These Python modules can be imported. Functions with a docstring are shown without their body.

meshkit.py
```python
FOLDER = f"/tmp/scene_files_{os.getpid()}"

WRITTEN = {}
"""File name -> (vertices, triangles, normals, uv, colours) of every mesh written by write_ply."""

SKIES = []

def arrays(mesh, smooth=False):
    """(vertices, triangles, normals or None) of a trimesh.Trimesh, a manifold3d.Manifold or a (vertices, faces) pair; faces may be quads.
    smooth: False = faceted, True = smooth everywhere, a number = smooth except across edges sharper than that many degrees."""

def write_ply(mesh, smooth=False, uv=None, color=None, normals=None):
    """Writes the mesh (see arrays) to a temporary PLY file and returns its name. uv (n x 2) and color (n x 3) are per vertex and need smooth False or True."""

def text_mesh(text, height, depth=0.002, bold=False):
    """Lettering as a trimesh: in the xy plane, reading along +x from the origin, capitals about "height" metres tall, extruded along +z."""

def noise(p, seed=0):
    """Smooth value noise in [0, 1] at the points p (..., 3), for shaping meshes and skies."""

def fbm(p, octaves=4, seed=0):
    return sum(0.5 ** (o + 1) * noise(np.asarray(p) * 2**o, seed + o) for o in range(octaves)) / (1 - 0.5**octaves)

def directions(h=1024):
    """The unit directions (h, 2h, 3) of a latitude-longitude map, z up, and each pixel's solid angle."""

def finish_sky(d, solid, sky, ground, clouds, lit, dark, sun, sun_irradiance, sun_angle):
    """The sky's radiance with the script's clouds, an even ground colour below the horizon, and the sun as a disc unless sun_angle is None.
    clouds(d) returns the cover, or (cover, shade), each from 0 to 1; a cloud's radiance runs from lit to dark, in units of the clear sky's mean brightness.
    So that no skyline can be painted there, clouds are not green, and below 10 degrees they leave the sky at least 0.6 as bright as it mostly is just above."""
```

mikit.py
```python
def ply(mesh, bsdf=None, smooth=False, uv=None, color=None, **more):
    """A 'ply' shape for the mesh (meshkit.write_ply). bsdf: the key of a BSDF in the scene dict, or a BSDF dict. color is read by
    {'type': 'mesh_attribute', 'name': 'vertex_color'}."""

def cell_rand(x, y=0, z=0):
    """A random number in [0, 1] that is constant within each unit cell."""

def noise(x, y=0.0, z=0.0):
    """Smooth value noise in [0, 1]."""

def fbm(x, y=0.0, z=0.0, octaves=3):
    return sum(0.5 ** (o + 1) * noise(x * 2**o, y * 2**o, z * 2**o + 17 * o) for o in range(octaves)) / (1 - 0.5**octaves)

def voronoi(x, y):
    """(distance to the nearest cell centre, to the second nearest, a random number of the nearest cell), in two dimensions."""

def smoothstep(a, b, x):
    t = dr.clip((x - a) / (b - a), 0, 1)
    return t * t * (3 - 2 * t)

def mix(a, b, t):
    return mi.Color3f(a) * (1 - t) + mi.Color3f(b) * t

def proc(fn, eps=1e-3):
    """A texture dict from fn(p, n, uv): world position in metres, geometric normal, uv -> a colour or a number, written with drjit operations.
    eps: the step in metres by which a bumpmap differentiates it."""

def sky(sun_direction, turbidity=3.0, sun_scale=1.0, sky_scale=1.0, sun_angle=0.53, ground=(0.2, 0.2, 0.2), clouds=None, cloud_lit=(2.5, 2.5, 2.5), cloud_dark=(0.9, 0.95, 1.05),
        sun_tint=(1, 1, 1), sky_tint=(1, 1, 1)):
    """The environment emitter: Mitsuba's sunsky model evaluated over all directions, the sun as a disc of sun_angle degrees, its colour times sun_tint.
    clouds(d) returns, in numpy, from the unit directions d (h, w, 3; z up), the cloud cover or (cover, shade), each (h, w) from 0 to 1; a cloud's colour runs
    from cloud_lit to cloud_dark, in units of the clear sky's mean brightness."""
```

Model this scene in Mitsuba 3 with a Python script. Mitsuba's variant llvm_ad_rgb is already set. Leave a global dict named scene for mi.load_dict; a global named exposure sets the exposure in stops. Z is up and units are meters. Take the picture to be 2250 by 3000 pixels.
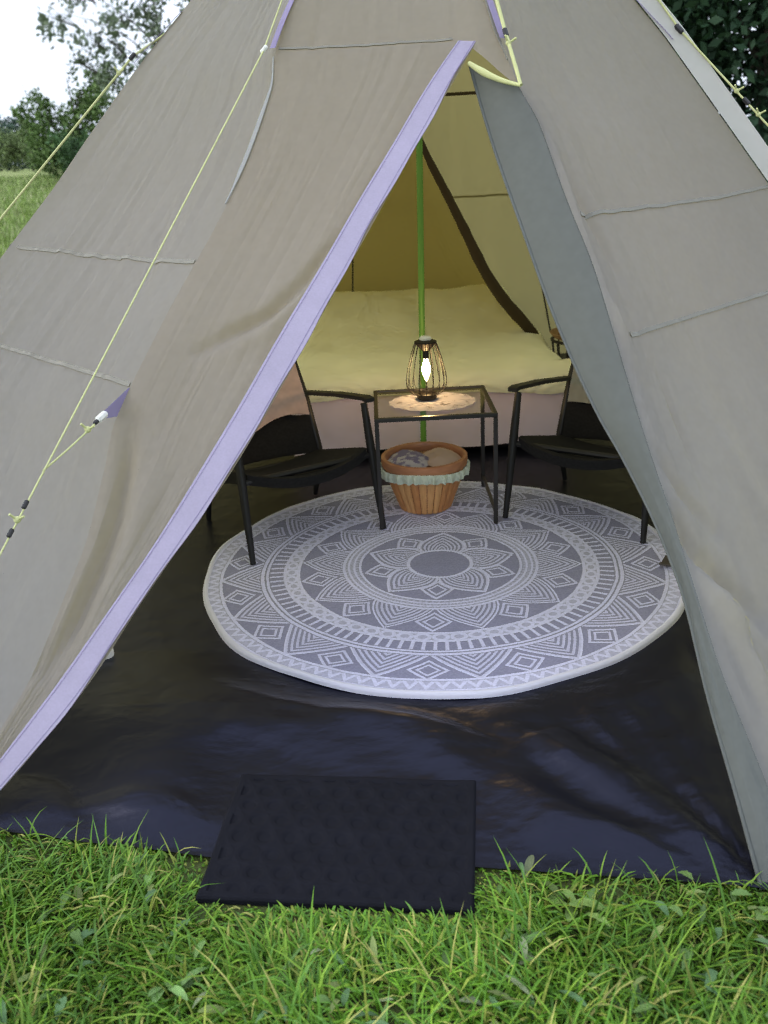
import math, numpy as np, trimesh, manifold3d as m3, mitsuba as mi, drjit as dr, mikit, meshkit
from scipy.interpolate import PchipInterpolator
from mikit import noise, fbm, smoothstep, mix, voronoi, cell_rand
rng = np.random.default_rng(7)
T = mi.ScalarTransform4f
PI = math.pi
scene, labels = {}, {}
# ---------------------------------------------------------------- camera, sky, exposure
exposure = 2.6
PITCH, ROLL = 0.378591, -0.0496694
_f = np.array([0, math.cos(PITCH), -math.sin(PITCH)]); _u = np.array([0, math.sin(PITCH), math.cos(PITCH)])
_up = -math.sin(ROLL) * np.array([1.0, 0, 0]) + math.cos(ROLL) * _u
CAM = np.array([0, 0, 1.5001])
scene['camera'] = {'type': 'thinlens', 'aperture_radius': 0.0046, 'focus_distance': 2.8, 'fov': 45.37, 'fov_axis': 'x', 'near_clip': 0.02, 'far_clip': 900.0,
                   'to_world': T().look_at(origin=CAM.tolist(), target=(CAM + _f).tolist(), up=_up.tolist())}
scene['sky'] = mikit.sky((-0.86, -0.18, 0.50), turbidity=3, sun_scale=0.22, sun_angle=40, sun_tint=(.80, .95, 1.22), clouds=lambda d: 1.0,
                         cloud_lit=(2.50, 2.74, 3.16), cloud_dark=(0.9, 0.95, 1.05), ground=(0.08, 0.11, 0.05))

# ---------------------------------------------------------------- helpers
def numbered(key):
    if not any(k == key or k.startswith(key + '__') for k in list(scene) + list(labels)): return key
    i = 1
    while any(k == f'{key}_{i:03d}' or k.startswith(f'{key}_{i:03d}__') for k in list(scene) + list(labels)): i += 1
    return f'{key}_{i:03d}'
def thing(name, label, cat, group=None):
    key = numbered(name); labels[key] = {'label': label, 'category': cat}
    if group: labels[key]['group'] = group
    return key
def obj(name, mesh, bsdf, parent=None, smooth=False, **kw):
    key = numbered(parent + '__' + name if parent else name)
    scene[key] = mikit.ply(mesh, bsdf, smooth, **kw)
    return key
def single(name, mesh, bsdf, label, cat, smooth=False, group=None, **kw):
    k = obj(name, mesh, bsdf, None, smooth, **kw); labels[k] = {'label': label, 'category': cat}
    if group: labels[k]['group'] = group
    return k
def struct(name, mesh, bsdf, smooth=False, **kw):
    k = obj(name, mesh, bsdf, None, smooth, **kw); labels[k] = {'label': name.replace('_', ' '), 'kind': 'structure'}; return k
def cat(ms): return trimesh.util.concatenate([m for m in ms])
def TM(v, f): return trimesh.Trimesh(np.asarray(v, float), np.asarray(f, int), process=False)
def gridfaces(nr, nc):
    i, j = np.meshgrid(np.arange(nr - 1), np.arange(nc - 1), indexing='ij'); a = i * nc + j
    q = np.stack([a, a + 1, a + nc + 1, a + nc], -1).reshape(-1, 4)
    return np.vstack([q[:, [0, 1, 2]], q[:, [0, 2, 3]]])
def tube(pts, rad, sides=10, closed=False, caps=True):
    p = np.asarray(pts, float); n = len(p); rad = np.broadcast_to(rad, (n,)).astype(float)
    t = np.roll(p, -1, 0) - np.roll(p, 1, 0) if closed else np.gradient(p, axis=0)
    t /= np.linalg.norm(t, axis=1, keepdims=True) + 1e-12
    ref = np.array([0, 0, 1.0]) if abs(t[:, 2]).mean() < .85 else np.array([1.0, 0.1, 0])
    a = np.cross(t, ref); a /= np.linalg.norm(a, axis=1, keepdims=True); b = np.cross(a, t)
    an = np.arange(sides) * 2 * PI / sides
    v = p[:, None] + rad[:, None, None] * (np.cos(an)[None, :, None] * a[:, None] + np.sin(an)[None, :, None] * b[:, None])
    v = v.reshape(-1, 3); m = n if closed else n - 1
    i, j = np.meshgrid(np.arange(m), np.arange(sides), indexing='ij'); i2 = (i + 1) % n; j2 = (j + 1) % sides
    q = np.stack([i * sides + j, i * sides + j2, i2 * sides + j2, i2 * sides + j], -1).reshape(-1, 4)[:, ::-1]
    f = np.vstack([q[:, [0, 1, 2]], q[:, [0, 2, 3]]])
    if caps and not closed:
        v = np.vstack([v, p[:1], p[-1:]]); k = np.arange(sides); k2 = (k + 1) % sides; c0, c1 = n * sides, n * sides + 1
        f = np.vstack([f, np.stack([k * 0 + c0, k, k2], 1)[:, ::-1][:, [0, 1, 2]], np.stack([k * 0 + c1, (n - 1) * sides + k2, (n - 1) * sides + k], 1)[:, ::-1]])
    return TM(v, f)
def rbox(c, size, r=0.006, seg=10):
    h = np.array(size) / 2 - r; s = m3.Manifold.sphere(r, seg)
    M = m3.Manifold.batch_hull([s.translate((x * h[0], y * h[1], z * h[2])) for x in (-1, 1) for y in (-1, 1) for z in (-1, 1)]).to_mesh()
    return TM(M.vert_properties[:, :3] + np.array(c), M.tri_verts)
def lathe(prof, n=40, c=(0, 0, 0)):
    p = np.asarray(prof, float); a = np.arange(n) * 2 * PI / n
    v = np.stack([p[:, None, 0] * np.cos(a), p[:, None, 0] * np.sin(a), np.broadcast_to(p[:, 1:2], (len(p), n))], -1).reshape(-1, 3) + np.array(c)
    i, j = np.meshgrid(np.arange(len(p) - 1), np.arange(n), indexing='ij'); j2 = (j + 1) % n
    q = np.stack([i * n + j, i * n + j2, (i + 1) * n + j2, (i + 1) * n + j], -1).reshape(-1, 4)
    return TM(v, np.vstack([q[:, [0, 1, 2]], q[:, [0, 2, 3]]]))
def spline(pts, n):
    p = np.asarray(pts, float); d = np.concatenate([[0], np.cumsum(np.linalg.norm(np.diff(p, axis=0), axis=1))])
    return PchipInterpolator(d, p)(np.linspace(0, d[-1], n))
def solid_strip(A, B, off, thick):
    """a band between the polylines A and B, thick metres deep along off"""
    A, B = np.asarray(A), np.asarray(B); off = np.broadcast_to(off, A.shape); n = len(A)
    v = np.stack([A, B, B + off * thick, A + off * thick], 1).reshape(-1, 3); f = []
    for i in range(n - 1):
        for k in range(4):
            a, b = i * 4 + k, i * 4 + (k + 1) % 4; f += [[a, b, b + 4], [a, b + 4, a + 4]]
    e = (n - 1) * 4; f += [[0, 2, 1], [0, 3, 2], [e, e + 1, e + 2], [e, e + 2, e + 3]]
    return TM(v, f)
def P2(fn, eps=1e-3): return mikit.proc(fn, eps)
def rgb(*c): return {'type': 'rgb', 'value': list(c)}
def princ(name, col, rough=.6, bump=None, bs=1.0, two=True, **kw):
    b = {'type': 'principled', 'base_color': rgb(*col) if isinstance(col, tuple) else col, 'roughness': rough, **kw}
    if bump is not None: b = {'type': 'bumpmap', 'arbitrary': bump, 'scale': bs, 'bsdf': b}
    scene[name] = {'type': 'twosided', 'bsdf': b} if two else b
def fb(p, octaves=4, seed=0): return meshkit.fbm(p, octaves, seed) - .5
def polydist(P, L):
    L = np.asarray(L, float); best = np.full(len(P), 9.0)
    for a, b in zip(L[:-1], L[1:]):
        d = b - a; t = np.clip(((P - a) @ d) / (d @ d), 0, 1)
        best = np.minimum(best, np.linalg.norm(P - a - t[:, None] * d, axis=1))
    return best
def tapered(P, L, w, amp):
    """a soft fold along the polyline, fading at both of its ends"""
    L = np.asarray(L, float); d = polydist(P, L); ends = np.minimum(np.linalg.norm(P - L[0], axis=1), np.linalg.norm(P - L[-1], axis=1))
    return amp * np.exp(-(d / w) ** 2) * (0.35 + 0.65 * np.clip(ends / .15, 0, 1))

# ---------------------------------------------------------------- materials
def canvas(name, refl, trans, w, inside=None):
    def colour(p, n, uv):
        k = 0.86 + 0.16 * fbm(p.x * 2.6, p.y * 2.6, p.z * 2.6, 4) + 0.10 * noise(p.x * 60, p.y * 60, p.z * 60) + .06 * noise(p.x * 190, p.y * 190, p.z * 190)
        k = k * (1 - .25 * (1 - smoothstep(.0, .16, p.z)) * fbm(p.x * 12, p.y * 12, p.z * 6, 3))
        return mi.Color3f(*refl) * k
    scene[name] = {'type': 'blendbsdf', 'weight': w,
                   'a': {'type': 'twosided', 'front': {'type': 'diffuse', 'reflectance': P2(colour)}, 'back': {'type': 'diffuse', 'reflectance': rgb(*(inside or refl))}},
                   'b': {'type': 'principledthin', 'base_color': rgb(*trans), 'roughness': 0.9, 'diff_trans': 2.0, 'eta': 1.05, 'spec_trans': 0.0}}
canvas('canvas', (0.326, 0.322, 0.326), (0.80, 0.74, 0.46), 0.44, (.40, .36, .16))   # inner face tinted olive: paints in yellow light filtering through the cloth
canvas('door_canvas_warmed', (0.340, 0.316, 0.294), (0.80, 0.73, 0.46), 0.44, (.40, .36, .16))  # same cloth browned to paint in the warm light coming through from inside
canvas('canvas_shade', (0.145, 0.156, 0.152), (0.55, 0.52, 0.36), 0.10)  # same cloth darkened to paint the shade on the inturned strip
canvas('rear_canvas_dimmed', (0.36, 0.356, 0.32), (0.68, 0.59, 0.25), 0.28, (.34, .30, .12))  # same cloth, dimmed to paint in less light reaching the back wall
canvas('inner_canvas', (0.34, 0.295, 0.15), (0.85, 0.74, 0.36), 0.55)
princ('seam_cloth', (0.225, 0.215, 0.185), .9)
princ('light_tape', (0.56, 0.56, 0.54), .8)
princ('pale_edge', (0.33, 0.33, 0.32), .9)
princ('lilac', P2(lambda p, n, uv: mi.Color3f(.395, .355, .49) * (0.93 + .12 * fbm(p.x * 14, p.y * 14, p.z * 14, 3)) * (1 - .10 * noise(p.x * 260, p.y * 260, p.z * 260))), .8)
princ('purple_web', (0.27, 0.23, 0.38), .8)
princ('guy_cord', (0.56, 0.58, 0.28), .8)
princ('white_plastic', (0.75, 0.75, 0.70), .4)
princ('black_plastic', (0.02, 0.02, 0.022), .45)
princ('dark_curtain', (0.05, 0.035, 0.016), .85)
princ('clipping', (.18, .17, .08), .9)
princ('black_cord', (0.02, 0.018, 0.015), .8)
princ('pole_green', (0.115, 0.29, 0.045), .45)
princ('sheet_black', P2(lambda p, n, uv: mi.Color3f(.0052, .0056, .0105) * (0.8 + .5 * fbm(p.x * 4, p.y * 4, 0.0, 3))), .37,
      P2(lambda p, n, uv: fbm(p.x * 11 + 2 * fbm(p.x * 5, p.y * 5, 0.0, 2), p.y * 24, 0.0, 3) + .10 * fbm(p.x * 90, p.y * 90, 0.0, 2)), 0.0050, specular=.30, spec_tint=.6)
princ('rubber', P2(lambda p, n, uv: mi.Color3f(.0095, .010, .0155) * (0.85 + .3 * fbm(p.x * 30, p.y * 30, 0.0, 2))), .8, specular=.12)
princ('black_wood', (0.012, 0.012, 0.014), .42, specular=.35)
princ('chair_mesh', P2(lambda p, n, uv: mi.Color3f(.013, .013, .0145) * (0.7 + .6 * noise(p.x * 160, p.y * 160, p.z * 160))), .8, specular=.15)
princ('bronze', (0.012, 0.010, 0.009), .45, specular=.35)
princ('black_metal', (0.022, 0.02, 0.02), .35)
princ('pink_throw', P2(lambda p, n, uv: mi.Color3f(.44, .32, .31) * (.85 + .3 * fbm(p.x * 40, p.y * 40, p.z * 40, 2))), .95)
princ('grey_throw', P2(lambda p, n, uv: mi.Color3f(.24, .235, .21) * (.85 + .3 * fbm(p.x * 40, p.y * 40, p.z * 40, 2))), .95)
princ('pink_sheet', P2(lambda p, n, uv: mi.Color3f(.66, .56, .66) * (.92 + .16 * fbm(p.x * 9, p.y * 9, p.z * 9, 3))), .9)
def quilt(p, n, uv):
    fx, fy = p.x * 2.6 + .3 * noise(p.x * 3, p.y * 3, 0.0), (p.y + p.z) * 2.6; a, b = fx - dr.floor(fx) - .5, fy - dr.floor(fy) - .2
    return .25 * dr.sin(dr.sqrt(a * a + b * b) * 55) + 1.3 * fbm(p.x * 9, (p.y + p.z) * 9, 0.0, 3)
princ('lime_duvet', P2(lambda p, n, uv: mi.Color3f(.85, .84, .62) * (.9 + .2 * fbm(p.x * 6, p.y * 6, p.z * 6, 3))), .9, P2(quilt, .004), .010)
princ('airbed', (0.012, 0.012, 0.013), .5)
princ('doily', P2(lambda p, n, uv: mix((.26, .255, .295), (.13, .12, .13), smoothstep(.63, .72, fbm(p.x * 38, p.y * 38, 0.0, 3)))), .95)
princ('wicker', P2(lambda p, n, uv: mix((.66, .32, .12), (.46, .19, .07), fbm(p.x * 60, p.y * 60, p.z * 18, 3))), .5)
princ('wicker_light', P2(lambda p, n, uv: mix((.76, .43, .18), (.58, .29, .11), fbm(p.x * 60, p.y * 60, p.z * 18, 3))), .5)
princ('rim_wood', P2(lambda p, n, uv: mix((.52, .24, .12), (.36, .15, .075), fbm(p.x * 30, p.y * 30, p.z * 60, 3))), .4)
princ('mint', (0.56, 0.62, 0.52), .9)
princ('beige_cloth', (0.50, 0.36, 0.28), .95)
princ('plum_cloth', P2(lambda p, n, uv: mix((.46, .42, .44), (.20, .17, .26), smoothstep(.45, .6, fbm(p.x * 35, p.y * 35, p.z * 35, 2)))), .95)
princ('straw', P2(lambda p, n, uv: mix((.45, .30, .17), (.22, .12, .06), fbm(p.x * 50, p.y * 50, p.z * 50, 2))), .8)
princ('shoe_grey', (0.16, 0.16, 0.165), .8)
princ('shoe_sole', (0.72, 0.72, 0.70), .6)
princ('leather_tag', (0.06, 0.05, 0.045), .6)
scene['glass'] = {'type': 'thindielectric', 'int_ior': 1.5}
princ('blade', {'type': 'mesh_attribute', 'name': 'vertex_color'}, .55, specular=.35)
princ('leaf', {'type': 'mesh_attribute', 'name': 'vertex_color'}, .65, specular=.3)
princ('bark', P2(lambda p, n, uv: mix((.10, .085, .07), (.05, .042, .035), fbm(p.x * 9, p.y * 9, p.z * 3, 3))), .9)
princ('soil', P2(lambda p, n, uv: mix(mix((.050, .080, .018), (.075, .085, .025), fbm(p.x * 14, p.y * 14, 0.0, 3)),
                                      mix((.14, .19, .055), (.19, .21, .08), fbm(p.x * .7, p.y * .7, 0.0, 3)), smoothstep(3.0, 9.0, dr.sqrt(p.x * p.x + p.y * p.y)))), .95)

# the round rug's woven pattern, in its own polar coordinates
RC, RR = np.array([0.203, 3.167]), 0.90
def rug_colour(p, n, uv):
    x, y = (p.x - RC[0]) / RR, (p.y - RC[1]) / RR
    wob = 0.006 * (fbm(x * 9, y * 9, 0.0, 2) - .5)
    r = dr.sqrt(x * x + y * y) + wob
    a = dr.atan2(y, x) + math.radians(97.0)          # zero at a valley of the petals
    def line(v, c, w): return 1 - smoothstep(w * .6, w, dr.abs(v - c))
    def fract(v): return v - dr.floor(v)
    def petals(N, r0, r1, stripes, duty, bulge):
        s = fract(a * (N / (2 * PI)))                # 0 and 1: valleys, .5: tip
        phi = dr.abs(s - .5) * 2
        v = (r - r0) / (r1 - r0)
        q = phi * (1.0 - bulge * (1 - v) * v * 2) + v
        st = fract(q * stripes)
        lines = smoothstep(.5 - duty / 2 - .06, .5 - duty / 2 + .06, st) * (1 - smoothstep(.5 + duty / 2 - .06, .5 + duty / 2 + .06, st))
        inside = 1 - smoothstep(.985, 1.0, q)
        edge = line(q, .97, .045)
        vv = (1 - phi)                               # 0 at the valley
        d = vv * 1.05 + dr.abs(v - .58) * 1.15
        gap = dr.maximum(line(d, .42, .06), line(d, .24, .05)) * (1 - inside)
        zone = smoothstep(0, .015, v) * (1 - smoothstep(.985, 1.0, v))
        return dr.maximum(dr.maximum(lines * .8, edge) * inside, gap * .9) * zone
    w = petals(16, .755, .925, 6.0, .50, .0)
    w = dr.maximum(w, petals(10, .405, .59, 6.5, .50, .25))
    w = dr.maximum(w, petals(5, .135, .33, 7.0, .50, .55))
    ring = lambda r0, r1: smoothstep(r0 - .004, r0 + .004, r) * (1 - smoothstep(r1 - .004, r1 + .004, r))
    lad = fract(a * (104 / (2 * PI))); w = dr.maximum(w, ring(.655, .715) * smoothstep(.18, .28, lad) * (1 - smoothstep(.5, .6, lad)))
    for c, k in ((.745, .009), (.725, .007), (.652, .008), (.596, .009), (.405, .008), (.385, .006), (.362, .006), (.338, .007), (.133, .009), (.917, .008)): w = dr.maximum(w, line(r, c, k))
    sc = fract(a * (60 / (2 * PI))) - .5; w = dr.maximum(w, ring(.6, .65) * (.45 + .55 * line(dr.sqrt(sc * sc * .9 + dr.square((r - .624) * 18)), .36, .14)))
    zz = dr.abs(fract(a * (90 / (2 * PI))) - .5) * 2; w = dr.maximum(w, ring(.345, .40) * .6 * (.5 + .5 * line(zz, (r - .345) / .055, .3)))
    zb = dr.abs(fract(a * (110 / (2 * PI))) - .5) * 2; w = dr.maximum(w, ring(.925, .975) * (.5 + .5 * line(zb, (r - .92) / .045, .35)))
    w = dr.maximum(w, smoothstep(.972, .977, r))
    weave = .90 + .2 * noise(p.x * 210, p.y * 210, 0.0)
    return mix((.255, .258, .395), (.62, .63, .85), dr.clip(w, 0, 1)) * weave * (.93 + .14 * fbm(x * 5, y * 5, 3.0, 3))
princ('rug_weave', P2(rug_colour), .9, P2(lambda p, n, uv: noise(p.x * 240, p.y * 240, 0.0)), .0008)
princ('rug_hem', (0.64, 0.64, 0.76), .9)

# ---------------------------------------------------------------- the setting: ground
def ground_z(x, y):
    r = np.hypot(x, y - 2); s = np.clip((r - 8) / 27, 0, 1)
    return 1.22 * s * (.75 + .25 * s) + .05 * fb(np.stack([x * .25, y * .25, x * 0], -1), 3) * np.clip((r - 4.5) / 3, 0, 1)
g = np.sinh(np.linspace(-6.6, 6.6, 240)) / np.sinh(6.6) * 420
gx, gy = np.meshgrid(g, g + 3, indexing='ij')
gz = ground_z(gx, gy)
struct('ground', TM(np.stack([gx, gy, gz - .006], -1).reshape(-1, 3), gridfaces(240, 240)[:, ::-1]), 'soil', True)

# ---------------------------------------------------------------- tent
APEX = np.array([0.27, 4.25, 3.02]); CEN = np.array([0.21, 4.25, 0.0])
def ridge(corner, dxs):
    c = np.array(corner, float); t = [d[0] for d in dxs]; k = PchipInterpolator(t, [d[1] for d in dxs])
    return lambda u: c + (APEX - c) * np.asarray(u, float)[..., None] + np.stack([k(np.asarray(u, float)), np.zeros_like(np.asarray(u, float)), np.zeros_like(np.asarray(u, float))], -1)
Z0 = [(0, 0.0), (1, 0.0)]
RIDGE = [ridge((.80, 1.5, 0), [(0, .06), (.065, .035), (.127, .015), (.189, .014), (.275, .007), (.378, .01), (.447, -.009), (.509, -.02), (.55, -.05), (.6, -.062), (.631, -.062), (1, 0)]),
         ridge((2.35, 3.0, 0), [(0, 0), (.434, .015), (.6, .02), (.648, .01), (1, 0)]),
         ridge((2.75, 4.9, 0), Z0), ridge((1.6, 6.75, 0), Z0), ridge((-.6, 6.95, 0), Z0), ridge((-2.25, 5.7, 0), Z0),
         ridge((-2.55, 3.4, 0), [(0, .0), (.385, .017), (.456, .018), (.533, 0), (.612, -.01), (.68, 0), (1, 0)]),
         ridge((-1.1, 1.83, 0), [(0, 0), (.05, .02), (.1, .05), (.17, .05), (.23, .02), (.276, -.01), (.349, .009), (.434, .051), (.488, .068), (.554, .055), (.598, .012), (.647, 0), (1, 0)])]
def outward(k):
    A, B = RIDGE[k](0.0), RIDGE[(k + 1) % 8](0.0); n = np.cross(B - A, APEX - A); n /= np.linalg.norm(n)
    return n if n @ ((A + B) / 2 - CEN) > 0 else -n
TOP = .985
def surf(A, B, n, s, t, sag, seed, wr=1.0, creases=(), gather=0):
    """points between the curves A(t) and B(t): the cloth hangs in a little, with folds that fan out from the top"""
    P = A + (B - A) * s[:, None]
    wid = np.linalg.norm(B - A, axis=1)
    wr = wr * (1.5 if seed == 17 else 1)
    d = -4 * s * (1 - s) * sag * np.clip(wid / 1.2, 0, 1)
    e = np.clip(s * (1 - s) * 12, 0, 1)
    q = np.stack([s * 5.4, t * 2.4, s * 0 + seed], -1)
    d = d + wr * e * (.034 * fb(q, 3, seed) * (1 - .5 * t) + .013 * fb(q * [4.5, 2.2, 1], 3, seed + 5) + .0030 * fb(q * [11, 8, 1], 1, seed + 9))
    if gather: d = d + gather * fb(np.stack([s * 17 + t * 2.5, t * 4.2, s * 0], -1), 3, seed + 3) * np.exp(-s / .17) * np.clip(s * 45, 0, 1) * np.clip(1.25 - 2 * t, .1, 1)
    for L, w, a in creases: d = d + tapered(P - np.outer(P @ n, n), np.array(L) - np.outer(np.array(L) @ n, n), w, a * 1.15) * np.clip(s * 45, 0, 1) * np.clip((1 - s - .07) * 7, 0, 1)
    return P + d[:, None] * n
tent = thing('teepee_tent', 'large grey beige pyramid teepee tent with lilac edged door pulled open', 'tent')
labels_part = {}
RIGHT_FOLDS = [([[.53, 2.462, 1.132], [.603, 2.271, .889], [.665, 2.164, .736], [.70, 2.10, .64]], 0.030, 0.033), ([[.68, 2.205, .761], [.751, 2.163, .658], [.861, 2.153, .549]], 0.022, -0.030),
               ([[.66, 2.13, .68], [.759, 2.036, .532], [.846, 2.036, .455], [.948, 2.037, .364]], 0.034, -0.039), ([[.78, 1.95, .45], [.827, 1.872, .32], [.842, 1.813, .251], [.846, 1.734, .175]], 0.025, 0.036),
               ([[.769, 2.482, .937], [.803, 2.381, .813], [.842, 2.277, .682]], 0.010, -0.012), ([[.553, 2.878, 1.497], [.583, 2.671, 1.278], [.616, 2.507, 1.097], [.7, 2.4, .9]], 0.025, 0.019),
               ([[.594, 2.875, 1.457], [.63, 2.775, 1.332], [.70, 2.65, 1.12]], 0.017, -0.015), ([[.74, 2.0, .56], [.80, 1.93, .40], [.90, 1.9, .28]], 0.019, 0.027), ([[.9, 2.5, .8], [1.0, 2.4, .6], [1.1, 2.3, .42]], 0.043, 0.018)]
FRONT_FOLDS = [([[-.094, 2.758, 1.253], [-.218, 2.674, 1.133], [-.299, 2.634, 1.071], [-.407, 2.614, 1.028], [-.5, 2.592, .984]], .020, -.026), ([[-.10, 2.73, 1.20], [-.22, 2.64, 1.08], [-.31, 2.60, 1.02], [-.42, 2.58, .97]], .03, .012),
               ([[-.69, 2.5, .82], [-.705, 2.375, .697], [-.725, 2.291, .596], [-.765, 2.204, .489], [-.83, 2.107, .366], [-.89, 2.052, .292]], .026, -.030), ([[-.62, 2.40, .74], [-.65, 2.3, .6], [-.70, 2.2, .47], [-.78, 2.1, .34]], .04, .018)]
LEFT_FOLDS = [([[-.899, 2.394, .604], [-.881, 2.232, .495], [-.936, 2.092, .339]], .035, -.02), ([[-.502, 2.978, 1.389], [-.549, 2.807, 1.217]], .02, -.007), ([[-.706, 3.197, 1.388], [-.729, 2.988, 1.206], [-.729, 2.863, 1.11]], .025, -.008)]
for k in (0, 1, 2, 3, 4, 5, 6):
    ns, nt = (150, 250) if k in (0, 6) else (50, 90)
    S, U = np.meshgrid(np.linspace(0, 1, ns), np.linspace(0, TOP, nt)); s, t = S.ravel(), U.ravel()
    P = surf(RIDGE[k](t), RIDGE[k + 1](t), outward(k), s, t, .05 if k in (0, 6) else .03, 11 + k, 1.0, {0: RIGHT_FOLDS, 6: LEFT_FOLDS}.get(k, ()), .085 if k == 0 else 0)
    obj('canvas_panel', TM(P, gridfaces(nt, ns)), 'rear_canvas_dimmed' if k in (2, 3, 4) else 'canvas', tent, True)
    for tt in {0: (.33, .43), 6: (.30, .40)}.get(k, (.4,)):   # sewn cross seams
        s1 = np.linspace(.035, .996, 220); rows = []
        for dt in (-.0016, .0016):
            tq = np.full(220, tt + dt) + .004 * np.sin(s1 * PI)
            rows.append(surf(RIDGE[k](tq), RIDGE[k + 1](tq), outward(k), s1, tq, .05 if k in (0, 6) else .03, 11 + k, 1.0, {0: RIGHT_FOLDS, 6: LEFT_FOLDS}.get(k, ()), .085 if k == 0 else 0) + outward(k) * .0025)
        obj('seam', solid_strip(rows[0], rows[1], outward(k), .0012), 'seam_cloth', tent)
FN = outward(7)
EDGE = PchipInterpolator(np.array([0, .067, .158, .283, .426, .565, .709, .884, 1.058, 1.262, 1.454, 1.629, 1.785]) / 3.02,
    np.array([[-1.068, 1.822, 0], [-.98, 1.868, .067], [-.881, 1.931, .158], [-.758, 2.02, .283], [-.644, 2.126, .426], [-.526, 2.227, .565], [-.403, 2.333, .709], [-.275, 2.465, .884],
              [-.154, 2.596, 1.058], [-.013, 2.752, 1.262], [.12, 2.897, 1.454], [.244, 3.03, 1.629], [.356, 3.148, 1.785]]))
TAPE = PchipInterpolator(np.array([0, .116, .359, .648, 1.004, 1.456, 1.645, 1.785]) / 3.02,
    np.array([[-1.095, 1.83, 0], [-.987, 1.912, .116], [-.765, 2.088, .359], [-.529, 2.301, .648], [-.273, 2.57, 1.004], [.052, 2.912, 1.456], [.19, 3.054, 1.645], [.303, 3.156, 1.785]]))
TD = .591
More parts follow.
